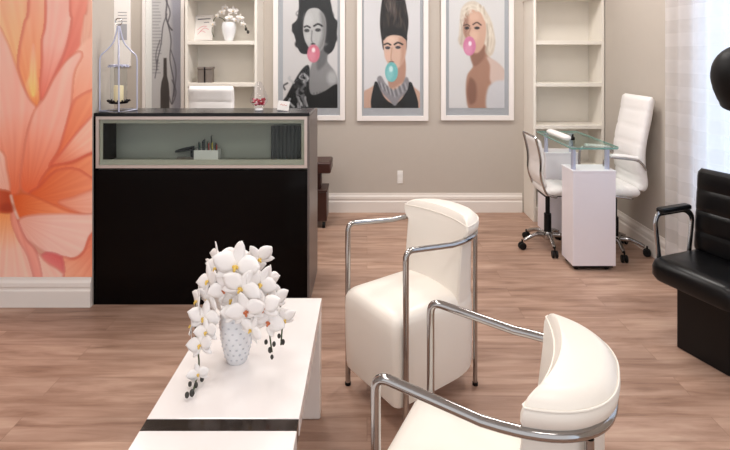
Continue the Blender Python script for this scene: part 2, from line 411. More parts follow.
# right lobes
P.petal([(110,84),(92,90),(80,96),(72,106),(60,148),(52,166),(110,140)], (48,172), (104,92), (224,104,62), (226,130,84), None, (220,92,72), 3, .6)
P.petal([(112,92),(92,116),(76,134),(62,152),(52,165),(72,161),(92,152),(112,146)], (50,168), (104,112), (222,108,70), (236,196,178), (234,170,146), (216,88,76), 3, .6)
P.petal([(112,156),(92,154),(72,163),(50,168),(38,192),(60,205),(112,205)], (36,196), (112,170), (218,94,44), (226,128,78), None, (216,88,66), 3.4, .75)
P.petal([(112,186),(92,178),(76,169),(56,171),(40,186),(30,196),(60,214),(112,216)], (26,200), (112,200), (216,92,40), (228,128,84), None, (214,82,64), 3., .7)
# lower bloom
P.petal([(112,180),(92,190),(74,197),(60,204),(112,220)], (52,205), (112,190), (228,140,108), (234,192,178), None, (222,110,90), 3, .5)
P.petal([(112,205),(92,214),(70,212),(42,200),(26,194),(10,198),(18,217),(40,216),(92,222)], (14,206), (96,214), (214,92,36), (232,170,146), (226,116,56), (216,92,58), 2.5, .6)
P.petal([(112,208),(92,214),(60,214),(34,215),(19,220),(21,234),(32,243),(46,252),(60,257),(74,258),(84,250),(91,234),(112,214)], (16,218), (90,236), (228,164,146), (226,194,184), (228,192,184), (224,140,126), 2.6, .5, .02)
P.petal([(112,228),(92,234),(84,252),(74,259),(60,258),(62,280),(112,280)], (110,232), (64,280), (224,112,84), (230,158,118), None, (218,96,80), 3, .6)
P.petal([(62,258),(46,253),(40,262),(48,280),(62,280)], (60,258), (46,280), (216,104,104), (224,140,136), None, (210,90,96), 3, .6)
P.petal([(-160,190),(-60,205),(0,208),(12,212),(18,226),(30,246),(44,260),(50,282),(-160,290)], (8,206), (30,290), (234,146,78), (230,192,180), (232,190,172), (222,130,112), 2.6, .6, .03)
P.petal([(12,205),(18,222),(26,240),(36,252),(42,282),(36,282),(28,256),(18,238),(12,222)], (13,208), (40,282), (228,150,130), (220,128,118), None, (214,106,100), 2, .6)
P.petal([(-160,150),(-40,140),(0,150),(7,170),(10,190),(4,193),(-20,192),(-160,200)], (8,196), (-30,140), (230,170,150), (234,194,184), None, (222,120,90), 2.5, .6)
P.petal([(-60,190),(0,190),(11,196),(12,208),(4,212),(-60,210)], (12,204), (-60,196), (178,64,28), (226,128,70), None, (186,70,36), 3, .6)
P.line([(11,196),(14,208),(18,218)], 3, (240,206,190), .8, 2)
P.ell(7, 208, 7, 5, (168,56,26), .8, .7)
ml = P.mesh('flower_mural', PYF-.004, MURAL, None, loc=(-2.3, PYF-.004, 1.3))
# give the print a real thickness
so = ml.modifiers.new('thickness', 'SOLIDIFY'); so.thickness = .003; so.offset = -1
ml['label'] = 'large coral and peach flower mural covering the wall at left'; ml['category'] = 'mural'

# ---- wall outlet
o = thing('wall_outlet', 'small white wall outlet above the back baseboard', 'outlet', (W(400, 177, YB).x, YB, W(400, 177, YB).z))
c = o.location
part('cover_plate', MB().box(-.025, .025, -.007, -.0005, -.058, .058), OUTL, o, bevel=.003)
for z in (-.024, .024):
    part('socket', MB().box(-.014, .014, -.0095, -.0072, z-.014, z+.014), OUTL, o, bevel=.002)

# ================================================================== SHELF UNITS
def shelf_unit(x0, x1, label):
    yf, yb, t = 4.337, YB-.001, .022
    o = thing('built_in_bookcase', label, 'bookcase', ((x0+x1)/2, yf, 0), 0, 'cream built-in bookcases')
    for xa in (x0, x1-t): part('side_panel', MB().box(xa, xa+t, yf, yb, 0, 1.9), SHELF, o, smooth=False, world=True, bevel=.0015, seg=1)
    part('back_panel', MB().box(x0+t, x1-t, yb-.012, yb, .09, 1.9), SHELF, o, smooth=False, world=True)
    part('plinth', MB().box(x0+t, x1-t, yf+.01, yf+.03, 0, .09), SHELF, o, smooth=False, world=True)
    for z in (.09, .44, .79, 1.15, 1.508): part('shelf', MB().box(x0+t, x1-t, yf, yb-.012, z, z+.032), SHELF, o, smooth=False, world=True, bevel=.002, seg=1)
    part('top_board', MB().box(x0-.012, x1+.004, yf-.012, yb, 1.9, 1.935), SHELF, o, smooth=False, world=True, bevel=.002, seg=1)
    return o
shelf_unit(W(185,0,4.337).x, W(257,0,4.337).x, 'cream built-in bookcase behind the reception desk holding flowers and a print')
shelf_unit(W(533.5,0,4.337).x, W(604.4,0,4.337).x, 'empty cream built-in bookcase in the corner behind the glass table')

# ================================================================== ORCHIDS
def petal_rings(L, Wd, ang, cup, back=0., n=6, m=4):
    vs, fs = [], []
    for i in range(n+1):
        t = i/n; w = Wd*math.sin(PI*min(1, (t*.88+.10)))**.75*(1 if t < 1 else .55)
        for k in range(m+1):
            u = k/m*2-1
            x, y = t*L, u*w
            z = cup*(t*t)*L + .18*Wd*(u*u) - back*L*t
            vs.append((x*math.cos(ang)-y*math.sin(ang), z, x*math.sin(ang)+y*math.cos(ang)))
    for i in range(n):
        for k in range(m):
            a = i*(m+1)+k; fs.append((a, a+1, a+m+2, a+m+1))
    return vs, fs
def flower_mb(R):                                   # faces -Y
    mb = MB()
    for ang, L, w, cup, yo in ((PI/2, .98, .25, -.10, .03), (PI/2+2.25, .95, .22, .10, .03), (PI/2-2.25, .95, .22, .10, .03), (.16, 1., .43, -.16, 0), (PI-.16, 1., .43, -.16, 0)):
        v, f = petal_rings(R*L, R*w, ang, cup)
        mb.add([(x, -y*.0 + (z_ := y) + yo, z) for x, y, z in v], f)
    return mb
def lip_mb(R):
    R *= .68; mb = MB(); mb.ball((0, -.10*R, -.04*R), .12*R, .16*R, .12*R, 8, 5)
    mb.ball((0, -.20*R, -.18*R), .10*R, .10*R, .16*R, 8, 5)
    mb.ball((-.14*R, -.12*R, -.06*R), .06*R, .07*R, .1*R, 6, 4); mb.ball((.14*R, -.12*R, -.06*R), .06*R, .07*R, .1*R, 6, 4)
    return mb
FL = [None, None, None]
def flower(parent, p, R, yaw, pitch, roll, kind=0):
    if FL[kind] is None:
        f = part('flower', flower_mb(1.), PETAL, parent); l = part('lip', lip_mb(1.), (LIP, LIPR, LIP)[kind], f, label='yellow flower lip' if kind != 1 else 'orange red flower lip')
        s = f.modifiers.new('thickness', 'SOLIDIFY'); s.thickness = .008
        FL[kind] = (f, l)
    else:
        f0, l0 = FL[kind]; f = f0.copy(); l = l0.copy(); COL.objects.link(f); COL.objects.link(l); f.parent = parent; l.parent = f
    f.location = p; f.scale = (R, R, R); f.rotation_euler = (pitch, roll, yaw)
    return f
def make_vase(o, H, R, base_r, pattern=True):
    prof = [(base_r*.9, 0), (base_r, .004)]
    for i in range(1, 13):
        t = i/12; r = base_r + (R-base_r)*math.sin(min(1, t*1.25)*PI/2); r *= 1 - .12*max(0, t-.8)/.2
        prof.append((r, .004+t*(H-.004)))
    rt = prof[-1][0]
    prof += [(rt-.004, H), (rt-.006, H-.01), (base_r*.6, .03)]
    part('vase_body', MB().lathe(prof, seg=32), CERAM, o)
    if pattern:
        mb = MB()
        for row in range(8):
            z = .02+row*(H-.04)/7; t = z/H; r = base_r+(R-base_r)*math.sin(min(1, t*1.25)*PI/2); r *= 1-.12*max(0, t-.8)/.2
            for k in range(14):
                a = 2*PI*(k+.5*(row % 2))/14
                q = MB().ball((0, 0, 0), .0042, .0018, .0028, 8, 4)
                q.xf(Matrix.Translation((r*math.cos(a), r*math.sin(a), z)) @ Matrix.Rotation(a+PI/2, 4, 'Z')); mb.add(q.v, q.f)
        part('embossed_dots', mb, DOTS, o, label='small grey raised dots in rows')
# main vase on the coffee table
TZ = .444
VD = 1.632; vc = Vector((W(237, 0, VD).x, VD, TZ))
o = thing('flower_vase', 'white dotted ceramic vase standing on the white coffee table', 'vase', vc)
make_vase(o, .165, .055, .033)
orc = thing('orchid_bouquet', 'large white orchid arrangement cascading from the vase on the coffee table', 'flowers', vc + Vector((0, 0, .165)))
base = orc.location
heads = [(236,266,-.07,38,0,0),(216,258,.0,26,-.9,0),(259,259,.0,27,.5,0),(208,281,-.03,28,-.6,0),(224,289,-.065,28,-.2,1),(241,288,-.085,33,.1,0),(260,284,-.06,29,.5,0),
         (246,311,-.095,32,.1,1),(262,308,-.08,30,.3,1),(204,318,-.05,28,-.3,0),(197,301,-.02,24,-1.1,0),(200,345,-.075,25,-.2,0),(198,374,-.10,17,.1,0),(276,302,-.03,26,.9,0),
         (284,320,-.04,21,.5,0),(251,330,-.095,22,-.5,0),(268,322,-.07,28,.3,1),(191,326,-.03,19,-1.2,0),(227,270,.02,30,-.4,0),(248,268,.04,30,.5,0),(270,280,.03,24,1.,0),(214,300,.02,26,-.8,0),
         (266,296,.03,28,.9,0),(236,256,.06,24,.1,0),(212,270,.05,24,-1.,0),(232,300,-.05,28,-.3,0),(252,296,-.05,28,.3,0),(246,276,-.04,28,.3,0),(216,268,-.03,26,-.6,0),(276,318,-.03,24,.6,0),(208,300,-.03,25,-.6,0),(236,312,-.07,24,0,0),(268,290,-.01,25,.8,0),(206,332,-.07,22,-.2,0)]
for i, (x, y, dy, s, yaw, k) in enumerate(heads):
    r = s/2*VD/F*1.25; d = min(VD+dy, (CH-TZ-1.0*r)*F/(y-PY)); p = W(x, y, d)-base
    flower(orc, p, r, yaw+random.uniform(-.15, .15), random.uniform(-.35, .2), random.uniform(-.6, .6), k)
def stem(px, name='stem'):
    part(name, MB().tube(crom([W(x, y, min(VD+dy, (CH-TZ-.008)*F/(y-PY)))-base for x, y, dy in px], 6), .0026, 6), STEM, orc)
stem([(236,330,0),(232,300,0),(222,275,.02),(206,275,.02),(196,305,.0),(196,335,-.03),(199,365,-.07),(193,392,-.1)])
stem([(238,330,0),(246,298,.01),(260,276,.01),(276,292,.0),(282,318,-.01),(281,345,-.02)])
stem([(237,330,0),(240,295,.02),(244,270,.01),(240,262,-.03),(236,268,-.055)])
stem([(239,330,0),(250,302,-.02),(262,304,-.05),(268,325,-.05),(272,352,-.06)])
buds = [(192,393,-.1,2.9),(187,395,-.1,2.5),(196,385,-.1,2.4),(190,384,-.1,2.2),(202,379,-.09,2.4),(270,350,-.06,2.6),(274,344,-.06,2.3),(266,342,-.06,2.2),(283,342,-.02,2.5),(279,336,-.02,2.2),(272,357,-.06,2.1)]
for x, y, dy, r in buds:
    r = r*VD/F; d = min(VD+dy, (CH-TZ-1.8*r)*F/(y-PY)); q = W(x, y, d)-base
    part('bud', MB().ball(q, r*.8, r*.8, r*1.15, 8, 6), BUD, orc, label='dark closed bud')
# small one on the shelf
SD = 4.44; sv = Vector((W(229, 0, SD).x, SD, 1.5405))
o = thing('flower_vase', 'small white vase on the top shelf of the left bookcase', 'vase', sv)
make_vase(o, .165, .062, .036, False)
FL = [None, None, None]
orc = thing('orchid_bouquet', 'small white orchid bunch in the vase on the bookcase shelf', 'flowers', sv+Vector((0, 0, .165)))
base = orc.location
for x, y, s, yaw in ((233,11,11,.2),(229,18,9,0),(222,12,9,-.4),(217,16,8,-.8),(240,18,9,.6),(236,20,8,.2),(213,24,8,-.6),(225,8,8,-.2),(243,24,7,.8)):
    flower(orc, W(x, y, SD-.03)-base, s/2*SD/F, yaw, random.uniform(-.2, .1), random.uniform(-.3, .3), 0)
VD2 = SD
part('stem', MB().tube(crom([W(x, y, SD)-base for x, y in ((229,34),(224,20),(215,18),(212,30),(214,37))]), .003, 6), STEM, orc)
part('stem', MB().tube(crom([W(x, y, SD)-base for x, y in ((229,34),(236,18),(243,22),(248,32))]), .003, 6), STEM, orc)
for x, y in ((248,32),(246,29)):
    part('bud', MB().ball(W(x, y, SD)-base, .012, .012, .016, 8, 6), BUD, orc, label='dark closed bud')

# framed print and box on the left shelf
d0 = 4.50
p = W(203, 41, d0)
o = thing('framed_print', 'small white framed print leaning on the top shelf beside the orchids', 'picture', (p.x, 4.49, 1.5435))
fr = MB(); hw, H = .088, .235
for b in ((-hw, -hw+.012, 0, H), (hw-.012, hw, 0, H), (-hw+.012, hw-.012, 0, .012), (-hw+.012, hw-.012, H-.012, H)): fr.box(b[0], b[1], -.008, .008, b[2], b[3])
T = Matrix.Translation((0, 0, .002)) @ Matrix.Rotation(math.radians(-14), 4, 'X') @ Matrix.Rotation(math.radians(-9), 4, 'Z')
part('frame', fr.xf(T), FRAMEW, o, smooth=False)
part('print', MB().box(-hw+.012, hw-.012, -.003, .004, .012, H-.012).xf(T), CARD, o, smooth=False)
mk = MB(); mk.box(-.06, .06, -.0045, -.0031, .195, .203); mk.box(.0, .05, -.0045, -.0031, .165, .17)
part('printed_lines', mk.xf(T), INKG, o, smooth=False)
sw = MB()
for a, b, c, e in ((-.055,.10,.03,.13),(-.03,.085,.05,.10),(-.05,.06,.02,.075)): sw.tube(crom([(a,-.0042,b),((a+c)/2,-.0042,b+.03),(c,-.0042,e)]), .0022, 5)
part('pink_swirl', sw.xf(T), PINKP, o)
b0 = W(206, 83, 4.42)
o = thing('storage_box', 'small taupe box alone on the middle shelf of the left bookcase', 'box', (b0.x, 4.42, 1.1825), .1)
part('box_body', MB().box(-.06, .06, -.05, .05, 0, .115), GREYBOX, o, bevel=.003)
part('lid', MB().box(-.064, .064, -.054, .054, .1155, .135), GREYBOX, o, bevel=.003)
part('band', MB().box(-.006, .006, -.0555, -.0542, .0, .135), DARKMET, o, smooth=False, label='dark vertical band')

# ================================================================== PORTRAITS
def framed(x0, x1, yb, ix0, ix1, iyb, paint, label, top=-36, itop=-26, glass=True, name='framed_portrait', group='framed portraits on the back wall', fw=5., mm=None):
    d = YB-.026
    a, b = W(x0, yb, d), W(x1, top, d)
    o = thing(name, label, 'picture', ((a.x+b.x)/2, YB-.001, a.z), 0, group)
    w = fw*d/F; mb = MB(); y0, y1 = d, YB-.001
    mb.box(a.x, a.x+w, y0, y1, a.z, b.z); mb.box(b.x-w, b.x, y0, y1, a.z, b.z)
    mb.box(a.x+w, b.x-w, y0, y1, a.z, a.z+w); mb.box(a.x+w, b.x-w, y0, y1, b.z-w, b.z)
    part('frame', mb, FRAMEW, o, smooth=False, world=True, bevel=.002, seg=1)
    part('mat_board', MB().box(a.x+w, b.x-w, YB-.010, YB-.002, a.z+w, b.z-w), mm or MATB, o, smooth=False, world=True)
    k = paint.mesh('print', YB-.0115, PRINT, o)
    if glass: part('glass_pane', MB().box(a.x+w, b.x-w, YB-.020, YB-.018, a.z+w, b.z-w), PANE, o, smooth=False, world=True)
    return o
# greyscale portrait
q = Paint(283, 337.5, -26, 108, 2.2, (214,208,208))
q.poly([(300,-8),(314,-14),(327,-8),(331,4),(333,15),(337,24),(336,40),(333,50),(326,55),(318,52),(306,54),(300,52),(297,44),(294,34),(292,25),(297,20),(299,8)], (12,9,11), 1.2)
q.poly([(312,44),(328,44),(327,60),(335,72),(338,86),(325,91),(312,95),(306,88),(311,66),(314,58)], (140,137,138), 1.5)
q.poly([(322,46),(328,46),(326,62),(318,70),(317,60)], (92,90,92), 3, .7)
q.ell(332, 78, 5, 7, (190,187,188), .8, .8)
for k in range(34):
    a = rng.uniform(0, 6.28); cx, cy = 315+18*math.cos(a), 22+26*math.sin(a)
    if 303 < cx < 326 and 10 < cy: continue
    q.line([(cx, cy), (cx+rng.uniform(-3, 3), cy+4), (cx+rng.uniform(-3, 3), cy+8)], 1., (66,62,64) if k % 2 else (14,12,14), .55)
for cx, cy, r in ((296,30,4),(299,44,4),(334,24,4.5),(333,38,4.5),(328,49,4)): q.ell(cx, cy, r, r, (22,18,20), .5)
q.poly([(307,11),(304,20),(303,32),(306,43),(312,51),(319,52),(324,45),(326,30),(325,17),(319,9),(312,8)], (186,183,183), 1.2)
q.poly([(320,12),(326,18),(327,34),(323,47),(317,52),(322,34)], (112,109,110), 4, .75)
q.ell(308, 20, 5, 7, (206,203,203), .9, .6); q.ell(309, 38, 4, 5, (206,203,203), .9, .6)
q.line([(304.5,27),(307,26),(310,27.5)], 1.5, (30,28,30)); q.line([(314,26),(318,24),(322,26)], 1.7, (30,28,30))
q.ell(306.8, 30.5, 2.6, 1.7, (60,58,60), .6); q.ell(318, 30, 2.8, 1.7, (60,58,60), .6)
q.line([(312,31),(311.5,40),(313,43)], 1.4, (120,117,118), .8); q.ell(313, 44, 2.2, .9, (50,48,50), .7)
q.poly([(300,72),(309,66),(309,88),(313,95),(325,91),(338,85),(340,110),(280,110),(286,97)], (10,8,10), 1.5)
for k in range(8): q.line([(314+k*3, 93-k*.6), (314+k*3, 108)], .8, (48,46,48), .7)
for k in range(26):
    a = rng.uniform(286, 306); b = 72+rng.uniform(0, 32)
    q.line([(a, b), (a+rng.uniform(-4, 4), b+rng.uniform(2, 6)), (a+rng.uniform(-3, 5), b+rng.uniform(5, 10))], rng.uniform(1, 3), [(188,186,188),(120,118,121),(58,56,58)][k % 3], .8)
q.ell(313.5, 53.5, 6.4, 9, (214,118,138), .15); q.ell(312, 56, 3.5, 5, (226,150,165), .8, .7); q.ell(313.5, 50, 1.8, 2.4, (250,226,230), .6)
framed(273, 345, 120.5, 283, 337.5, 108, q, 'greyscale portrait of a dark haired woman with pink bubble, hung behind the desk')
# updo portrait
q = Paint(364, 420, -26, 108, 2.2, (224,219,221))
q.poly([(385,-16),(393,-20),(400,-16),(404,-4),(406.5,8),(408.5,22),(407,36),(406,50),(402,40),(390,34),(384,50),(381.5,38),(380,24),(381,8),(383,-6)], (26,18,17), 1.2)
for k in range(40):
    a, b = rng.uniform(383, 405), rng.uniform(-14, 30)
    q.line([(a, b), (a+rng.uniform(-1.5, 1.5), b+4), (a+rng.uniform(-2, 2), b+9)], 1.1, [(92,74,66),(24,18,18),(120,104,96)][k % 3], .55)
q.ell(392, 6, 5, 8, (128,116,110), 1., .45)
for a, b, c in ((386,14,60),(393,4,66),(398,12,58),(402,20,64)): q.line([(a,b),(a+3,b+8),(a+1,b+18)], 1.6, (c+22,c+8,c), .7)
q.poly([(389,60),(404,56),(405,80),(398,96),(389,88)], (186,140,120), 1.5)
q.poly([(362,94),(370,88),(380,83),(392,88),(404,82),(414,87),(422,96),(422,112),(362,112)], (206,166,147), 1.5)
q.poly([(374,85),(378,83),(384,97),(394,104),(403,97),(408,83),(413,86),(416,112),(374,112)], (12,9,11), 1.)
q.poly([(384,33),(383.5,46),(385,57),(389,65),(396,69),(402,64),(405.5,54),(406,42),(403,33),(395,29)], (220,182,163), 1.2)
q.poly([(399,38),(406,40),(405,56),(400,66),(401,52)], (188,140,120), 3, .7)
q.poly([(383,40),(382,28),(392,27),(404,30),(407,40),(401,36),(393,35),(387,37)], (24,17,16), 1.2)
q.ell(391, 40, 5, 4, (236,204,186), .9, .7); q.ell(388.5, 56, 3.5, 4, (232,186,166), .9, .7)
q.line([(384.5,44.5),(387.5,43.4),(390.5,44.8)], 1.5, (44,34,32)); q.line([(394.5,44.4),(398,42.6),(402.5,44.4)], 1.6, (44,34,32))
q.ell(387.7, 47.8, 2.5, 1.5, (60,58,66), .5); q.ell(398, 47.4, 2.6, 1.5, (60,58,66), .5)
q.line([(392,48),(391,58),(392,61)], 1.2, (190,146,126), .8); q.ell(391.5, 62, 2.4, .9, (120,80,70), .7)
q.poly([(377,79),(381,76),(386,84),(394,90),(402,84),(406,77),(409,81),(407,91),(400,99),(395,106),(389,100),(381,91)], (142,137,142), 1.4)
for k in range(14): q.line([(379+k*2, 82+abs(7-abs(k-7))*1.1), (381+k*2, 88+abs(7-abs(k-7))*1.3)], 1., [(92,90,98),(186,182,186)][k % 2], .8)
q.ell(391.5, 72, 6.4, 10, (116,188,190), .12); q.ell(390, 74, 3.5, 6, (150,208,208), .8, .7); q.ell(391, 69, 2, 3, (206,236,236), .6)
framed(357, 428.5, 121, 364, 420, 108, q, 'portrait of a woman with dark hair up blowing a turquoise bubble')
# blonde portrait
q = Paint(449, 504.5, -26, 108, 2.2, (222,217,217))
q.poly([(461,10),(466,3),(474,1),(482,6),(488,14),(492,24),(495,38),(494,51),(489,57),(484,52),(470,50),(462,48),(459,40),(459.5,24)], (218,203,188), 1.4)
q.poly([(471,54),(484,44),(488,56),(500,66),(504,73),(498,86),(491,90),(490,98),(486,110),(470,110),(466,94),(467,76),(473,66)], (176,132,112), 2)
q.poly([(487,57),(497,62),(504,70),(504,80),(496,86),(490,80),(490,66)], (216,190,180), 2.5)
q.poly([(489,86),(505,82),(505,110),(487,110)], (212,208,212), 3)
q.poly([(470,78),(476,84),(476,100),(470,104),(467,92)], (124,84,70), 3, .7)
q.poly([(465,12),(463,26),(465,40),(470,49),(477,53),(483,47),(486,32),(484,17),(476,9)], (212,170,150), 1.2)
q.poly([(463,16),(468,12),(468,30),(466,42),(463,30)], (150,108,92), 3, .7)
q.poly([(470,52),(477,54),(485,46),(484,58),(474,66)], (140,98,82), 2.5, .7)
q.ell(474, 36, 4.5, 6, (232,194,172), .9, .7); q.ell(474, 17, 5, 4, (228,188,168), .9, .6)
for k in range(36):
    a = rng.uniform(3.3, 7.1); cx, cy = 476+15*math.cos(a), 26+22*math.sin(a)
    q.line([(cx, cy), (cx+rng.uniform(-2, 2), cy+3), (cx+rng.uniform(-2, 2), cy+7)], 1.3, [(240,230,218),(190,170,150),(226,212,196)][k % 3], .6)
for cx, cy in ((489,50),(491,42),(462,40)): q.ell(cx, cy, 4, 5, (206,188,172), .6, .8)
for pts in ([(464,14),(470,9),(480,11),(485,20)],[(463,9),(472,5),(482,10)],[(486,20),(490,34),(489,50)],[(490,26),(493,40),(490,52)]): q.line(pts, 1.6, (236,224,210), .7, 1.5)
for pts in ([(487,24),(488,40),(486,52)],[(461,20),(462,34),(461,44)]): q.line(pts, 1.3, (172,152,136), .6, 1.5)
q.line([(464,25.5),(467,24.5),(469.5,26)], 1.2, (86,62,54)); q.line([(473,24.5),(477,22.5),(481,25)], 1.3, (86,62,54))
q.ell(467, 28, 2.3, 1.5, (52,42,44), .6); q.ell(477, 28, 2.6, 1.4, (52,42,44), .6)
q.line([(470.5,28),(468.5,34),(469.5,36)], 1.2, (166,122,104), .8)
q.ell(469.5, 46, 6.3, 9.6, (214,128,164), .12); q.ell(468.5, 49, 3.5, 5.5, (226,156,184), .8, .7); q.ell(470, 43.5, 1.7, 2.4, (250,228,238), .6)
framed(441, 514, 120.5, 449, 504.5, 108, q, 'portrait of a blonde woman with pink bubble, nearest the empty bookcase')
# bottle print
q = Paint(151.7, 180.5, -26, 140, 2.2, (206,200,200))
q.poly([(170,-30),(184,-30),(184,150),(173,150),(172,60)], (160,156,166), 5, sm=False)
for k in range(30): q.line([(153, -20+k*3.2), (153+rng.uniform(5, 9), -20+k*3.2)], 1.1, (150,146,150), .7)
q.poly([(160.5,150),(160.5,90),(161.5,82),(163.3,76),(163.6,58),(166.6,58),(167,76),(168.6,83),(169.4,92),(169.4,150)], (74,66,64), 1., sm=False)
for pts, w in (([(166,-26),(167,0),(166,16),(169,26),(172,30)], 1.8), ([(167,14),(163,26),(161,44),(157,62)], 1.1), ([(168,24),(171,40),(170,60),(174,84),(172,104)], 1.2), ([(166,0),(170,12),(168,22)], 1.4),
               ([(160,40),(156,54),(157,70)], .9), ([(171,50),(176,70),(174,96)], .9), ([(158,60),(155,78)], .9), ([(172,80),(176,92),(172,104),(169,96)], 1.)): q.line(pts, w*.9, (84,78,84), .85)
framed(142, 184, 140, 151.7, 180.5, 140, q, 'greyscale print of a dark bottle and twigs left of the bookcase', name='framed_print', group=None, fw=3.2, mm=CARD)
# narrow hanging print left
d = YB-.012
a, b = W(114, 66, d), W(130.5, -20, d)
o = thing('hanging_banner', 'narrow white banner print on the wall behind the lantern', 'banner', ((a.x+b.x)/2, YB-.001, a.z))
part('banner_sheet', MB().box(a.x, b.x, d, YB-.001, a.z, b.z), CARD, o, smooth=False, world=True)
u = W(118, 40, d); v = W(127, 24, d); mb = MB().box(u.x, v.x, d-.002, d-.0002, u.z, v.z)
part('printed_picture', mb, MATB, o, smooth=False, world=True, label='grey printed block')
mb = MB()
for k in range(4): u = W(118, 12+k*3, d); mb.box(u.x, W(127, 0, d).x, d-.002, d-.0002, u.z-.006, u.z)
part('printed_lines', mb, MATB, o, smooth=False, world=True)

# ================================================================== RECEPTION DESK
DX0, DX1, DY0, DY1, DT = -1.5555, -.327, 2.90, 3.365, 1.09
o = thing('reception_desk', 'glossy black reception desk with long glazed display front', 'reception desk', ((DX0+DX1)/2, DY0, 0))
part('front_panel', MB().box(DX0+.012, DX1-.012, DY0, DY0+.02, .0, .764), BLACK, o, smooth=False, world=True, bevel=.0015, seg=1)
part('side_panel', MB().box(DX0, DX0+.012, DY0, DY1, 0, 1.072), BLACK, o, smooth=False, world=True)
part('side_panel', MB().box(DX1-.012, DX1, DY0, DY1, 0, 1.072), SIDE, o, smooth=False, world=True, label='grey brown side panel')
part('counter_top', MB().box(DX0, DX1, DY0, DY0+.27, 1.0725, DT), BLKTOP, o, smooth=False, world=True, bevel=.002, seg=1)
part('inner_worktop', MB().box(DX0+.012, DX1-.012, DY0+.02, DY1, .745, .7635), NICHE, o, smooth=False, world=True)
zb, zt, xa, xb = .776, 1.070, DX0+.013, DX1-.013
fr = MB(); w = .017
fr.box(xa, xb, DY0, DY0+.02, zb, zb+w); fr.box(xa, xb, DY0, DY0+.02, zt-w, zt); fr.box(xa, xa+w, DY0, DY0+.02, zb+w, zt-w); fr.box(xb-w, xb, DY0, DY0+.02, zb+w, zt-w)
df = part('display_frame', fr, ALU, o, smooth=False, world=True, label='brushed aluminium frame')
part('glass_pane', MB().box(xa+w, xb-w, DY0+.008, DY0+.012, zb+w, zt-w), GREENP, df, smooth=False, world=True)
eb = MB(); e = .022; y0_, y1_ = DY0+.0125, DY0+.0135
eb.box(xa+w, xb-w, y0_, y1_, zb+w, zb+w+.03); eb.box(xa+w, xb-w, y0_, y1_, zt-w-e, zt-w); eb.box(xa+w, xa+w+e*.8, y0_, y1_, zb+w+.03, zt-w-e); eb.box(xb-w-e*.8, xb-w, y0_, y1_, zb+w+.03, zt-w-e)
part('etched_border', eb, ETCH, df, smooth=False, world=True, label='pale green etched border of the glass')
part('display_floor', MB().box(xa, xb, DY0+.021, DY0+.24, zb, zb+.012), NICHE, o, smooth=False, world=True)
part('display_back', MB().box(xa, xb, DY0+.24, DY0+.252, zb, zt-.0), NICHE, o, smooth=False, world=True)
zf = zb+.0125
# things inside the display
dp = DY0+.20
def at(x, d): return W(x, 0, d).x
o = thing('pen_box', 'white pen box behind the desk glass', 'pen holder', (at(207.5, dp), dp, zf))
w, h, t = .073, .058, .004
mb = MB(); mb.box(-w, w, -.03, -.03+t, 0, h); mb.box(-w, w, .03-t, .03, 0, h); mb.box(-w, -w+t, -.03+t, .03-t, 0, h); mb.box(w-t, w, -.03+t, .03-t, 0, h)
part('box_walls', mb, CARD, o, smooth=False); part('box_bottom', MB().box(-w+t, w-t, -.03+t, .03-t, 0, t), CARD, o, smooth=False)
for k, (dx, hh, c) in enumerate(((-.055,.10,0),(-.042,.095,1),(-.028,.11,0),(-.014,.12,0),(.0,.105,1),(.014,.098,2),(.024,.14,0),(.034,.10,3),(.048,.095,0),(.06,.088,2))):
    c0 = o.location
    mb = MB().cyl((0,0,0), (random.uniform(-.004,.004), random.uniform(-.004,.004), hh-.008), .0042, 8); mb.cyl((0,0,hh-.0078), (0,0,hh), .004, 8, .0008)
    single('pen', mb.xf(Matrix.Translation((c0.x+dx, c0.y+(-.008 if k % 2 else .01), c0.z+t+.001))), PENS[c],
           ['black pen standing in the white pen box', 'dark green pen standing in the white pen box', 'red pen standing in the white pen box', 'yellow pen standing in the white pen box'][c], 'pen', (c0.x+dx, c0.y+(-.008 if k % 2 else .01), c0.z+t+.001), 'pens in the white box')
o = thing('stapler', 'black stapler beside the white pen box behind glass', 'stapler', (at(185.5, dp), dp, zf))
part('stapler_base', MB().box(-.05, .05, -.016, .016, 0, .012), GREYBOX, o, bevel=.004)
mb = MB().loft([[(x, -.015, z0), (x, .015, z0), (x, .015, z1), (x, -.015, z1)] for x, z0, z1 in ((-.06,.040,.052),(-.03,.044,.062),(.03,.052,.075),(.052,.05,.08))]); part('stapler_arm', mb, BPLAST, o, bevel=.004)
part('hinge', MB().box(.034, .054, -.014, .014, .0115, .054), BPLAST, o, bevel=.003)
dx0, dx1 = at(271, dp), at(302, dp)
n = 40; mb = MB(); top = .2
rings = []
for z in (0, .05, .1, .15, top):
    rings.append([Vector((dx0+(dx1-dx0)*i/n, dp+.012*math.sin(i*1.25)*(1-.25*z/top), zf+z)) for i in range(n+1)] + [Vector((dx0+(dx1-dx0)*i/n, dp+.006+.012*math.sin(i*1.25)*(1-.25*z/top), zf+z)) for i in range(n, -1, -1)])
mb.loft(rings)
single('folded_cloth', mb, DRAPE, 'grey pleated cloth standing at the right end of the desk display', 'cloth', ((dx0+dx1)/2, dp, zf))

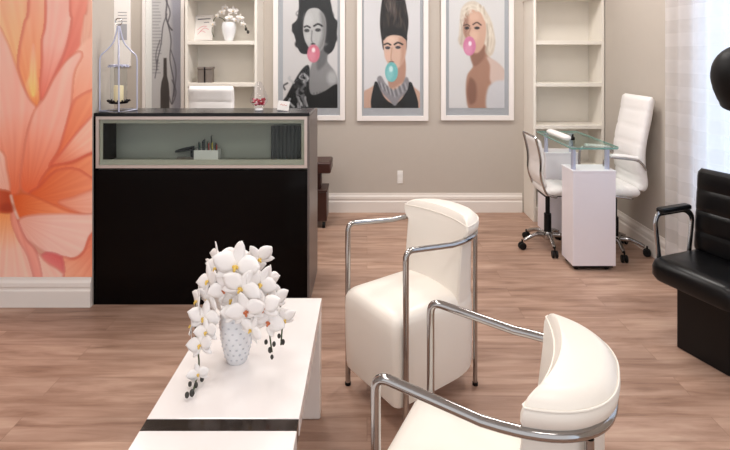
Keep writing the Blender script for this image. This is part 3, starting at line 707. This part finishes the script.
# ---- on the counter
LC = Vector((W(118, 0, 2.99).x, 2.998, DT+.0005))
o = thing('candle_lantern', 'tall silver open lantern on the left end of the reception counter', 'lantern', LC)
mb = MB(); cage = [(.088, .044), (-.044, .088), (-.088, -.044), (.044, -.088)]
for cx, cy in cage:
    mb.tube([(cx, cy, .004), (cx, cy, .15)]+crom([(cx, cy, .30), (cx*.93, cy*.93, .328), (cx*.62, cy*.62, .360), (cx*.32, cy*.32, .398), (cx*.17, cy*.17, .44), (cx*.05, cy*.05, .50)], 5), .0046, 8)
part('outer_frame', mb, BLUEMET, o)
part('base_ring', MB().tube([(cx, cy, .0045) for cx, cy in cage], .0045, 7, closed=True), BLUEMET, o)
mb = MB().tube([(.02*math.cos(a), 0, .525+.02*math.sin(a)) for a in [2*PI*k/16 for k in range(16)]], .003, 6, closed=True); part('hanging_loop', mb, CHROME, o)
part('candle_cup', MB().lathe([(.03, 0), (.03, .004), (.006, .008), (.006, .04), (.05, .046), (.056, .058), (.053, .058), (.048, .049), (.001, .049)], seg=28), DARKMET, o, label='dark beaded candle cup')
g = MB().lathe([(.046, .0585), (.046, .27), (.044, .27), (.044, .0585)], seg=28, cap=False); g.f += []
part('glass_chimney', g, PANE, o)
mb = MB().tube([(.05*math.cos(a), .05*math.sin(a), .27) for a in [2*PI*k/24 for k in range(24)]], .004, 6, closed=True)
for k in range(16): a = 2*PI*k/16; mb.ball((.054*math.cos(a), .054*math.sin(a), .262), .006, seg=6, n=4)
part('beaded_collar', mb, BLUEMET, o)
mb = MB()
for k in range(16): a = 2*PI*k/16; mb.ball((.058*math.cos(a), .058*math.sin(a), .062), .0065, seg=6, n=4)
part('bead_rim', mb, DARKMET, o)
c0 = LC+Vector((0, 0, .0505))
o = thing('pillar_candle', 'cream pillar candle inside the silver lantern', 'candle', c0)
part('wax', MB().lathe([(.026, 0), (.027, .01), (.027, .092), (.024, .1), (.012, .094), (.001, .09)], seg=20), CANDLE, o)
part('wick', MB().cyl((0,0,.085), (.002,0,.108), .0015, 6), BPLAST, o)
# glass terrarium vase
VC = Vector((W(259, 0, 3.03).x, 3.03, DT+.0005))
o = thing('glass_vase', 'clear teardrop glass vase on the counter holding red petals', 'vase', VC)
prof = [(.022,0),(.022,.004),(.018,.012),(.034,.03),(.054,.055),(.05,.08),(.038,.115),(.024,.15),(.012,.17)]
part('glass_body', MB().lathe(prof, seg=28), VASEG, o)
part('foot', MB().lathe([(.024, .0005), (.026, .004), (.02, .012), (.012, .014)], seg=20), CERAM, o)
mb = MB()
for k in range(46):
    a, r, z = random.uniform(0, 2*PI), .043*math.sqrt(random.random()), random.uniform(.034, .068)
    r *= .6+.4*min(1, (z-.03)/.03)
    q = MB().ball((0,0,0), .009, .007, .003, 6, 4).xf(Matrix.Translation((VC.x+r*math.cos(a), VC.y+r*math.sin(a), VC.z+z)) @ Matrix.Rotation(random.uniform(0, 3), 4, 'X') @ Matrix.Rotation(random.uniform(0, 3), 4, 'Z'))
    mb.add(q.v, q.f)
s = single('dried_petals', mb, REDP, 'red and pink dried petals heaped in the teardrop glass vase', 'petals', VC+Vector((0, 0, .03)), mats=[PINKP])
s['kind'] = 'stuff'
for p in s.data.polygons: p.material_index = 1 if (p.index//30) % 3 == 0 else 0
# card
cc = Vector((W(283, 0, 3.01).x, 3.0, DT+.0005))
o = thing('business_card_stand', 'small white card on a stand at the counter end', 'card', cc)
part('card', MB().box(-.034, .034, -.001, .001, 0, .056).xf(Matrix.Translation((0, 0, .004)) @ Matrix.Rotation(-.3, 4, 'X') @ Matrix.Rotation(.12, 4, 'Y')), CARD, o, smooth=False)
mb = MB().tube(crom([(-.02,-.0018,.03),(-.012,-.0018,.036),(-.004,-.0018,.029),(.004,-.0018,.034),(.012,-.0018,.03),(.02,-.0018,.033)]), .0012, 5).xf(Matrix.Translation((0,0,.004)) @ Matrix.Rotation(-.3, 4, 'X') @ Matrix.Rotation(.12, 4, 'Y'))
part('pink_script', mb, INK, o)
part('stand', MB().box(-.03, .03, -.006, .028, 0, .004), VASEG, o, smooth=False)

# ================================================================== TROLLEY behind the desk
o = thing('wheeled_trolley', 'dark brown wheeled trolley between desk and back wall', 'trolley', (-.52, 4.28, 0))
part('body', MB().box(-.19, .19, -.11, .11, .06, .30), WOODDK, o, bevel=.006)
part('rim', MB().box(-.195, .195, -.115, .115, .3005, .315), WOODDK, o, bevel=.003)
part('column', MB().box(-.12, .14, -.06, .06, .3155, .452), WOODDK, o, bevel=.008)
part('tray_top', MB().box(-.22, .225, -.13, .13, .4525, .545), WOODDK, o, bevel=.014)
for sx in (-.16, .165):
    for sy in (-.085, .085):
        w = part('castor', MB().cyl((sx-.012, sy, .026), (sx+.012, sy, .026), .026, 16), BPLAST, o, bevel=.003)
        part('fork', MB().box(sx-.016, sx-.0125, sy-.01, sy+.01, .022, .06).box(sx+.0125, sx+.016, sy-.01, sy+.01, .022, .06).box(sx-.016, sx+.016, sy-.01, sy+.01, .0535, .0599), CHROME, w, smooth=False)

# ================================================================== OFFICE CHAIRS (front towards -Y)
def slab_rings(path, width, thick, nchan, round_=.02, taper=None):
    """padded slab along a path in the YZ plane with shallow channels"""
    pts = crom([(0, y, z) for y, z in path], 10); n = len(pts); rings = []
    L = [0]
    for a, b in zip(pts[:-1], pts[1:]): L.append(L[-1]+(b-a).length)
    for i, p in enumerate(pts):
        t = (pts[min(i+1, n-1)]-pts[max(i-1, 0)]).normalized(); nr = Vector((0, -t.z, t.y))
        s = L[i]/L[-1]; ph = (s*nchan) % 1.
        g = 1-.22*math.exp(-(min(ph, 1-ph)/.07)**2) if 0 < i < n-1 else 1
        e = min(s*L[-1], (1-s)*L[-1]); k = math.sqrt(max(0, 1-(1-min(1, e/round_))**2)) if e < round_ else 1
        k = max(k, .25)
        hw = width/2*(1 if taper is None else taper(s)); th = thick/2
        ring = []
        for u, v in ((-1,0),(-.97,.6),(-.88,1),(-.5,1.06),(0,1.08),(.5,1.06),(.88,1),(.97,.6),(1,0),(.97,-.6),(.88,-1),(.5,-1),(0,-1),(-.5,-1),(-.88,-1),(-.97,-.6)):
            vv = v*th*k*(g if v > 0 else 1)
            ring.append(p + Vector((u*(hw-.012*(1-k)), 0, 0)) + nr*vv)
        rings.append(ring)
    return MB().loft(rings)
def star_base(o, r, a0, col_top, cm=CHROME, yo=0.):
    T = Matrix.Translation((0, yo, 0))
    part('gas_column', MB().cyl((0,0,.07), (0,0,.25), .026, 16).cyl((0,0,.25), (0,0,col_top), .016, 16).xf(T), BPLAST, o)
    part('hub', MB().lathe([(.03,.065),(.04,.075),(.04,.105),(.032,.12)], seg=20).xf(T), cm, o)
    for k in range(5):
        a = a0+2*PI*k/5; ca, sa = math.cos(a), math.sin(a)
        l = part('base_leg', MB().tube(crom([(.036*ca,.036*sa,.097),(r*.5*ca,r*.5*sa,.1),(r*.93*ca,r*.93*sa,.066)], 5), [.017]*5+[.014]*5+[.011], 10).xf(T), cm, o)
        c = Vector((r*ca, r*sa, .0265)); ax = Vector((-sa, ca, 0))
        mb = MB()
        for s in (-1, 1): mb.cyl(c+ax*s*.005, c+ax*s*.02, .026, 14)
        cs = part('castor', mb.xf(T), BPLAST, o, bevel=.003)
        part('castor_hood', MB().cyl(c+Vector((0,0,.014)), c+Vector((0,0,.046)), .006, 10).xf(T), BPLAST, cs)
def tall_chair(label, loc, rz, w=.40, depth=.27, seat=.5, top=1.13, r=.2, a0=0, arms=True, lean=.06, group='white office chairs', yo=0.):
    o = thing('office_chair', label, 'chair', loc, rz, group)
    star_base(o, r, a0, seat-.075, yo=yo)
    part('seat', slab_rings([(-depth*.5, seat-.045), (-depth*.3, seat-.03), (0, seat-.032), (depth*.38, seat-.03), (depth*.5, seat-.03)], w, .062, 4), WLEATH, o)
    yb = depth*.5
    part('backrest', slab_rings([(yb+.0, seat-.012), (yb+.03, seat+.03), (yb+.012, seat+.16), (yb+.018, seat+.3), (yb+.055, top-.15), (yb+lean+.02, top)], w, .062, 6, .03), WLEATH, o)
    part('seat_plate', MB().box(-.09, .09, -.08, .08, seat-.085, seat-.066), BPLAST, o, bevel=.004)
    if arms:
        for s in (-1, 1):
            x = s*(w/2+.012)
            a = part('armrest', MB().tube(bend([(x*.72, yb-.06, seat-.069), (x, yb-.06, seat-.064), (x, -depth*.45, seat-.04), (x, -depth*.52, seat+.12), (x, -depth*.48, seat+.225), (x, yb-.02, seat+.2), (x, yb+.03, seat+.13)], .06, 6), .0095, 10), CHROME, o, label='curved chrome arm')
            part('arm_pad', MB().tube(bend([(x, -depth*.34, seat+.232), (x, 0, seat+.229), (x, yb-.035, seat+.214)], .1, 5), .016, 10, flat=(.022, .013)), WLEATH, a, label='white arm pad')
    return o
tall_chair('white high backed office chair by the right wall with chrome arms', (1.752, 3.69, 0), -PI/2, a0=math.radians(-24+90-3), r=.205, w=.38, depth=.26, yo=.04)
tall_chair('white high backed chair seen only above the reception counter', (W(206,0,3.72).x, 3.62, 0), 0, w=.345, depth=.36, top=1.185, r=.24, a0=.4, arms=True, lean=.02)
# low back chair on the left of the manicure table: faces +X
o = thing('office_chair', 'low backed white office chair left of the glass table', 'chair', (1.335, 3.77, 0), PI/2, 'white office chairs')
star_base(o, .205, math.radians(192-90), .39)
w = .29
part('seat', slab_rings([(-.19, .435), (-.1, .442), (.02, .44), (.07, .44)], w, .055, 5), WLEATH, o)
part('seat_plate', MB().box(-.08, .08, -.09, .05, .392, .411), BPLAST, o, bevel=.004)
part('backrest', slab_rings([(.055, .47), (.085, .55), (.08, .66), (.098, .76), (.115, .815)], w-.02, .035, 6, .025), WLEATH, o)
mb = MB()
for s in (-1, 1):
    x = s*(w/2-.001); mb.tube(bend([(x*.55, -.02, .404), (x, -.02, .404), (x, .06, .425), (x, .102, .55), (x, .097, .66), (x, .117, .76), (x, .135, .825)], .05, 5), .0085, 8)
mb.tube(bend([(-(w/2-.001), .135, .825), (-w/2+.01, .137, .833), (w/2-.01, .137, .833), (w/2-.001, .135, .825)], .01), .0085, 8)
part('side_frame', mb, CHROME, o, label='chrome frame along the back edges')

# ================================================================== MANICURE TABLE
o = thing('manicure_table', 'white manicure table with glass top on two pedestals', 'table', (1.49, 3.35, 0))
def pedestal(x0, x1, y0, y1):
    b = part('pedestal', MB().box(x0, x1, y0, y1, .032, .645), LAV, o, smooth=False, world=True, bevel=.003)
    part('pedestal_top', MB().box(x0-.002, x1+.002, y0-.002, y1+.002, .6455, .66), LAV, b, smooth=False, world=True, bevel=.002)
    part('plinth', MB().box(x0+.015, x1-.015, y0+.01, y1-.01, .018, .0318), BPLAST, b, smooth=False, world=True)
    for x in (x0+.03, x1-.05):
        for y in (y0+.03, y1-.03):
            part('castor', MB().cyl((x-.01, y, .0152), (x+.01, y, .0152), .015, 12), BPLAST, b, world=True)
pedestal(1.353, 1.636, 3.352, 3.545)
pedestal(1.388, 1.64, 3.965, 4.15)
gz = .806
gp = [(1.333, 3.315), (1.628, 3.315), (1.655, 3.35), (1.668, 4.05), (1.345, 4.05)]
mb = MB().loft([[Vector((x, y, z)) for x, y in gp] for z in (gz, gz+.01)])
g = part('glass_top', mb, TABLEG, o, smooth=False, world=True)
# polished teal edge of the glass
ring = lambda s, z: [Vector((1.5+(x-1.5)*s, 3.68+(y-3.68)*s, z)) for x, y in gp]
A0, A1, B0, B1 = ring(1.0005, gz-.0003), ring(1.0005, gz+.0103), ring(.985, gz-.0003), ring(.985, gz+.0103)
mb = MB(); n = len(gp); mb.v = [*A0, *A1, *B0, *B1]
for i in range(n):
    j = (i+1) % n; mb.f += [(i, j, n+j, n+i), (n+i, n+j, 3*n+j, 3*n+i), (i, 2*n+i, 2*n+j, j), (2*n+i, 3*n+i, 3*n+j, 2*n+j)]
part('polished_edge', mb, TGEDGE, g, smooth=False, world=True, label='teal polished glass edge')
for x, y in ((1.375, 3.40), (1.600, 3.40), (1.405, 4.0), (1.60, 4.0)):
    part('glass_post', MB().cyl((x, y, .66), (x, y, gz-.001), .0155, 16).cyl((x, y, gz-.008), (x, y, gz-.0005), .022, 16), BLUEMET, o, world=True)
# hand rest cushion
p0 = W(552, 133, 3.82); p1 = W(567, 140, 3.5)
a, b = Vector((p0.x+.01, 3.90, gz+.0385)), Vector((p1.x+.03, 3.56, gz+.0385))
dirv = (b-a).normalized(); rings = []
for t in [0, .02, .06, .15, .5, .85, .94, .98, 1.]:
    c = a.lerp(b, t); e = min(t, 1-t); k = math.sqrt(max(.02, 1-(1-min(1, e/.08))**2))
    sd = Vector((-dirv.y, dirv.x, 0))
    rings.append([c+sd*math.cos(2*PI*i/16)*.033*k+Vector((0,0,1))*math.sin(2*PI*i/16)*.021*k - Vector((0,0,.0))for i in range(16)])
mb = MB().loft(rings)
mz = min(v.z for v in mb.v)
mb.xf(Matrix.Translation((0, 0, gz+.0112-mz)))
single('hand_rest', mb, WLEATH, 'white padded hand rest lying on the glass table', 'cushion', (a.lerp(b,.5).x, a.lerp(b,.5).y, gz+.0112))
hp = W(572, 139, 3.62)
o = thing('polish_bottle', 'tiny dark bottle beside the white hand rest on glass', 'bottle', (hp.x+.005, 3.62, gz+.0108))
part('bottle_body', MB().lathe([(.013,0),(.015,.003),(.015,.02),(.007,.026)], seg=14), BPLAST, o)
part('cap', MB().cyl((0,0,.0262), (0,0,.042), .006, 10), DARKMET, o)

# ================================================================== SALON CHAIR with hood (front towards -Y)
dd = Vector((.93, .37, 0)).normalized()
rz = math.atan2(-dd.x, dd.y)
RM = Matrix.Rotation(rz, 4, 'Z')
ff = Vector((1.362, 2.487, 0))                      # far front corner of the seat (local -x or +x side)
xax = Vector((dd.y, -dd.x, 0))                      # local +x : towards the camera
SW = .42
org = ff + xax*SW/2
o = thing('salon_chair', 'black padded salon chair by the window with chrome arms and round hood', 'chair', org, rz)
def rbox_rings(x0, x1, y0, y1, zs, rad):
    rings = []
    for z, ins in zs:
        r = max(.004, rad-ins*.5); X0, X1, Y0, Y1 = x0+ins, x1-ins, y0+ins, y1-ins; ring = []
        for cx, cy, a in ((X1-r, Y0+r, -PI/2), (X1-r, Y1-r, 0), (X0+r, Y1-r, PI/2), (X0+r, Y0+r, PI)):
            for k in range(5): t = a+PI/2*k/4; ring.append(Vector((cx+r*math.cos(t), cy+r*math.sin(t), z)))
        rings.append(ring)
    return MB().loft(rings)
part('base_cabinet', MB().box(-.15, .10, .13, .36, 0, .334), BLEATH, o, smooth=False, bevel=.006)
part('seat', rbox_rings(-SW/2, SW/2, 0, .38, [(.335,.03),(.34,.012),(.36,.0),(.40,0),(.425,.008),(.44,.028),(.445,.06)], .06), BLEATH, o)
part('backrest', slab_rings([(.325, .43), (.333, .55), (.342, .68), (.355, .845)], SW-.03, .07, 4, .03), BLEATH, o)
for s in (-1, 1):
    x = s*(SW/2-.025)
    pts = bend([(x, .055, .43), (x, .03, .61), (x, .05, .648), (x, .24, .650), (x, .29, .61), (x, .265, .43)], .04, 6)
    a = part('arm', MB().tube(pts, .01, 10, flat=(.015, .007)), CHROME, o, label='chrome arm loop')
    part('arm_pad', rbox_rings(x-.022, x+.022, .055, .262, [(.651,.004),(.655,0),(.668,0),(.674,.006)], .012), BLEATH, a, label='black arm pad')
# hood on a bracket from the back
hc = Vector((.025, .362, 1.31))
M = Matrix.Translation(hc) @ Matrix.Rotation(math.radians(28), 4, 'X')
prof = []
for i in range(13):
    t = i/12; a = t*PI*.5; prof.append((.138*math.cos(a)+.001, .165*math.sin(a)))
prof = [(.125, -.10), (.133, -.10), (.139, -.06), (.141, -.02)] + prof
inner = [(max(.001, r-.012), z-.01) for r, z in reversed(prof[1:])]
h = part('dryer_hood', MB().lathe(prof+inner, seg=32).xf(M), BPLAST, o, label='round black hood')
part('hood_rim', MB().tube([M @ Vector((.130*math.cos(a), .130*math.sin(a), -.102)) for a in [2*PI*k/32 for k in range(32)]], .006, 6, closed=True), DARKMET, h)
part('hood_bracket', MB().tube(bend([(.10, .385, .80), (.10, .44, .86), (.10, .465, 1.2), (.09, .465, 1.34), (.03, .40, 1.40)], .08, 6), .014, 10), DARKMET, o)

# ================================================================== CURTAIN
n, mrows = 150, 10; rings = []; uvs = []
Y0c, Y1c = 1.25, 3.41
for j in range(mrows+1):
    z = .03+(2.5-.03)*j/mrows; row = []
    for i in range(n+1):
        t = i/n; y = Y0c+(Y1c-Y0c)*t
        row.append(Vector((1.985+.014*math.sin(t*95)+.006*math.sin(t*37+1), y, z)))
    rings.append(row)
mb = MB().loft(rings, cap=False, closed=False)
o = single('sheer_curtain', mb, SHEER, 'white checked sheer curtain hanging over the bright window', 'curtain', (1.985, (Y0c+Y1c)/2, .03))
uv = o.data.uv_layers.new(name='UVMap')
for lp_ in o.data.loops:
    co = o.data.vertices[lp_.vertex_index].co; uv.data[lp_.index].uv = (co.y+3, co.z)
r = thing('curtain_rod', 'metal rod carrying the sheer curtain above the window', 'curtain rod', (1.985, 2.36, 2.515))
part('rod', MB().cyl((0, -1.2, 0), (0, 1.2, 0), .012, 12), CHROME, r)
for y in (-1.15, 1.15): part('bracket', MB().box(.0125, XR-1.9855, y-.012, y+.012, -.012, .012), CHROME, r, smooth=False)

# ================================================================== COFFEE TABLE
o = thing('coffee_table', 'long white lacquered coffee table with dark inlaid strip', 'table', (-.388, 1.45, 0))
x0, x1 = -.592, -.182
part('tabletop', MB().box(x0, x1, 1.369, 2.05, TZ-.05, TZ), LACQ, o, smooth=False, world=True, bevel=.003)
part('tabletop', MB().box(x0, x1, .80, 1.326, TZ-.05, TZ), LACQ, o, smooth=False, world=True, bevel=.003)
part('inlay_strip', MB().box(x0+.001, x1-.001, 1.3265, 1.3685, TZ-.048, TZ-.0015), DARKST, o, smooth=False, world=True, label='dark metallic strip')
for ya, yb in ((1.985, 2.05), (.80, .865)):
    part('leg_slab', MB().box(x0, x1, ya, yb, 0, TZ-.0505), LACQ, o, smooth=False, world=True, bevel=.006)
part('rail', MB().box(x0+.15, x1-.15, .8655, 1.9845, TZ-.09, TZ-.0505), LACQ, o, smooth=False, world=True)

# ================================================================== CREAM TUB CHAIRS (front towards -Y, origin between the front posts)
A, YS, RB, EX = .1925, .24, .245, 2.5
def sup(hw, b, th):                                 # superellipse rear outline
    c, q = math.cos(th), math.sin(th)
    return hw*math.copysign(abs(c)**(2/EX), c), YS+b*max(0, q)**(2/EX)
def chaikin(R):
    out = []
    for i in range(len(R)):
        p, q = R[i], R[(i+1) % len(R)]; out += [p*.75+q*.25, p*.25+q*.75]
    return out
def seat_ring(hw, y0, b, z, fr=.03, bow=0., n=22):
    ring = []; fr = max(.006, fr)
    for cx, a in ((-(hw-fr), PI), (hw-fr, -PI/2)):
        for k in range(5): t = a+PI/2*k/4; ring.append(Vector((cx+fr*math.cos(t), y0+fr+fr*math.sin(t), z)))
        if cx < 0:
            for k in range(1, 8): u = -1+2*k/8; ring.append(Vector((u*(hw-fr), y0+bow*(1-u*u), z)))
    for k in range(n+1): x, y = sup(hw, b, PI*k/n); ring.append(Vector((x, y, z)))
    return ring
def back_ring(hw, b, y0, bow, z, n=22):
    q0 = ((y0-YS)/b)**(EX/2); th0 = math.asin(min(1, q0)); ring = []
    for k in range(n+1): x, y = sup(hw, b, th0+(PI-2*th0)*k/n); ring.append(Vector((x, y, z)))
    xe = ring[-1].x
    for k in range(1, 10): u = -1+2*k/10; ring.append(Vector((-u*xe, y0+bow*(1-u*u), z)))
    for p, x in ((n+1, 0),): pass
    # order: rear arc from +x to -x, then the front chord back to +x
    for k in range(9): u = -1+2*(k+1)/10; ring[n+1+k] = Vector((u*abs(xe), y0+bow*(1-u*u), z))
    return chaikin(ring)
def tub_chair(label, loc, rz):
    o = thing('tub_chair', label, 'chair', loc, rz, 'cream leather tub chairs')
    hw = A-.014; b = RB-.014
    zs = [(.10,.012),(.106,.003),(.13,0),(.25,-.001),(.36,0),(.40,.002),(.42,.010),(.434,.024),(.441,.045),(.444,.075)]
    rings = []
    for z, i in zs: rings.append(seat_ring(hw-i, -.04+i+.012*(1-z/.44), b-i, z, .03))
    rings.append(seat_ring(hw*.35, .06, b*.4, .449, .02))
    part('seat', MB().loft(rings), LEATH, o)
    zs = [(.38,-.003,.290,.0),(.50,-.003,.300,.012),(.60,-.002,.310,.024),(.660,-.001,.316,.03),(.672,.012,.315,.034),(.687,.026,.314,.038),(.706,.029,.315,.042),
          (.720,.025,.320,.042),(.733,.016,.328,.04),(.742,.005,.338,.036),(.748,-.008,.350,.028)]
    rings = [back_ring(hw+off, b+off, y0, bow, z) for z, off, y0, bow in zs]
    bk = part('backrest', MB().loft(rings), LEATH, o)
    part('piping', MB().tube(back_ring(hw+.0262, b+.0262, .319, .042, .7205), .0022, 6, closed=True), LEATH, bk)
    # chrome frame
    za, zb = .694, .664
    path = [Vector((-A, 0, .012)), Vector((-A, 0, za))]
    side = [Vector((-A, YS*.55, za-.55*(za-zb)*.6))]
    arc = [Vector((*sup(A, RB, PI-PI*k/32), zb)) for k in range(33)]
    left = bend([path[0], path[1], arc[0]], .035, 6)
    right = [Vector((-p.x, p.y, p.z)) for p in reversed(left)]
    part('arm_frame', MB().tube(left[:-1]+arc+right[1:], .0115, 12), CHROME, o)
    for s in (-1, 1):
        x, y = sup(A, RB, math.radians(52)); x *= s
        part('rear_leg', MB().cyl((x, y, .012), (x, y, zb-.0115), .0095, 12), CHROME, o)
        part('foot', MB().cyl((x, y, 0), (x, y, .0118), .012, 12), BPLAST, o)
        part('foot', MB().cyl((s*A, 0, 0), (s*A, 0, .0118), .013, 12), BPLAST, o)
    return o
d1 = Vector((.81, .586)); tub_chair('cream leather tub chair in the middle of the floor, farther from camera', (.031, 2.043, 0), math.atan2(-d1.x, d1.y))
d2 = Vector((.9, -.436)); tub_chair('cream leather tub chair in the foreground cut by the picture bottom', (.104, 1.332, 0), math.atan2(-d2.x, d2.y))

# ================================================================== LIGHT
wd = bpy.data.worlds.new('daylight'); S.world = wd; wd.use_nodes = True
bg = wd.node_tree.nodes['Background']; bg.inputs[1].default_value = 1.
wn = wd.node_tree; tcw = wn.nodes.new('ShaderNodeTexCoord'); sxw = wn.nodes.new('ShaderNodeSeparateXYZ'); rw = wn.nodes.new('ShaderNodeValToRGB')
wn.links.new(tcw.outputs['Generated'], sxw.inputs[0]); wn.links.new(sxw.outputs[0], rw.inputs[0]); wn.links.new(rw.outputs[0], bg.inputs[0])
rw.color_ramp.elements[0].position = .35; rw.color_ramp.elements[0].color = (1.12, 1.12, 1.15, 1)
rw.color_ramp.elements[1].position = .75; rw.color_ramp.elements[1].color = (1.3, 1.65, 2.1, 1)
def area(name, loc, size, power, col=(1, .955, .915), rot=(0, 0, 0), sy=None):
    l = bpy.data.lights.new(name, 'AREA'); l.energy = power; l.color = col; l.size = size
    if sy: l.shape = 'RECTANGLE'; l.size_y = sy
    o = bpy.data.objects.new(name, l); COL.objects.link(o); o.location = loc; o.rotation_euler = rot
    return o
for k, (x, y) in enumerate(((-1.3, .5), (.6, .3), (-.9, 1.9), (.9, 1.9), (-.6, 3.5), (1.1, 3.5))):
    area('unseen_ceiling_light', (x, y, ZC-.02), .55, 24 if y > 3 else 13)
area('unseen_ceiling_light', (-2.1, 3.9, ZC-.02), .5, 16)  # added unseen light, lifts the dim back wall behind the mural partition

cam = bpy.data.cameras.new('camera'); co = bpy.data.objects.new('camera', cam); COL.objects.link(co)
co.location = (0, 0, CH); co.rotation_euler = (PI/2, 0, 0)
cam.sensor_fit = 'HORIZONTAL'; cam.sensor_width = 36; cam.lens = F/730*36
cam.shift_x = (365-PX)/730; cam.shift_y = -(225-PY)/730
cam.clip_start = .02
S.camera = co
S.view_settings.view_transform = 'Standard'; S.view_settings.look = 'None'; S.view_settings.gamma = 1; S.view_settings.exposure = -.05
S.view_settings.use_curve_mapping = False
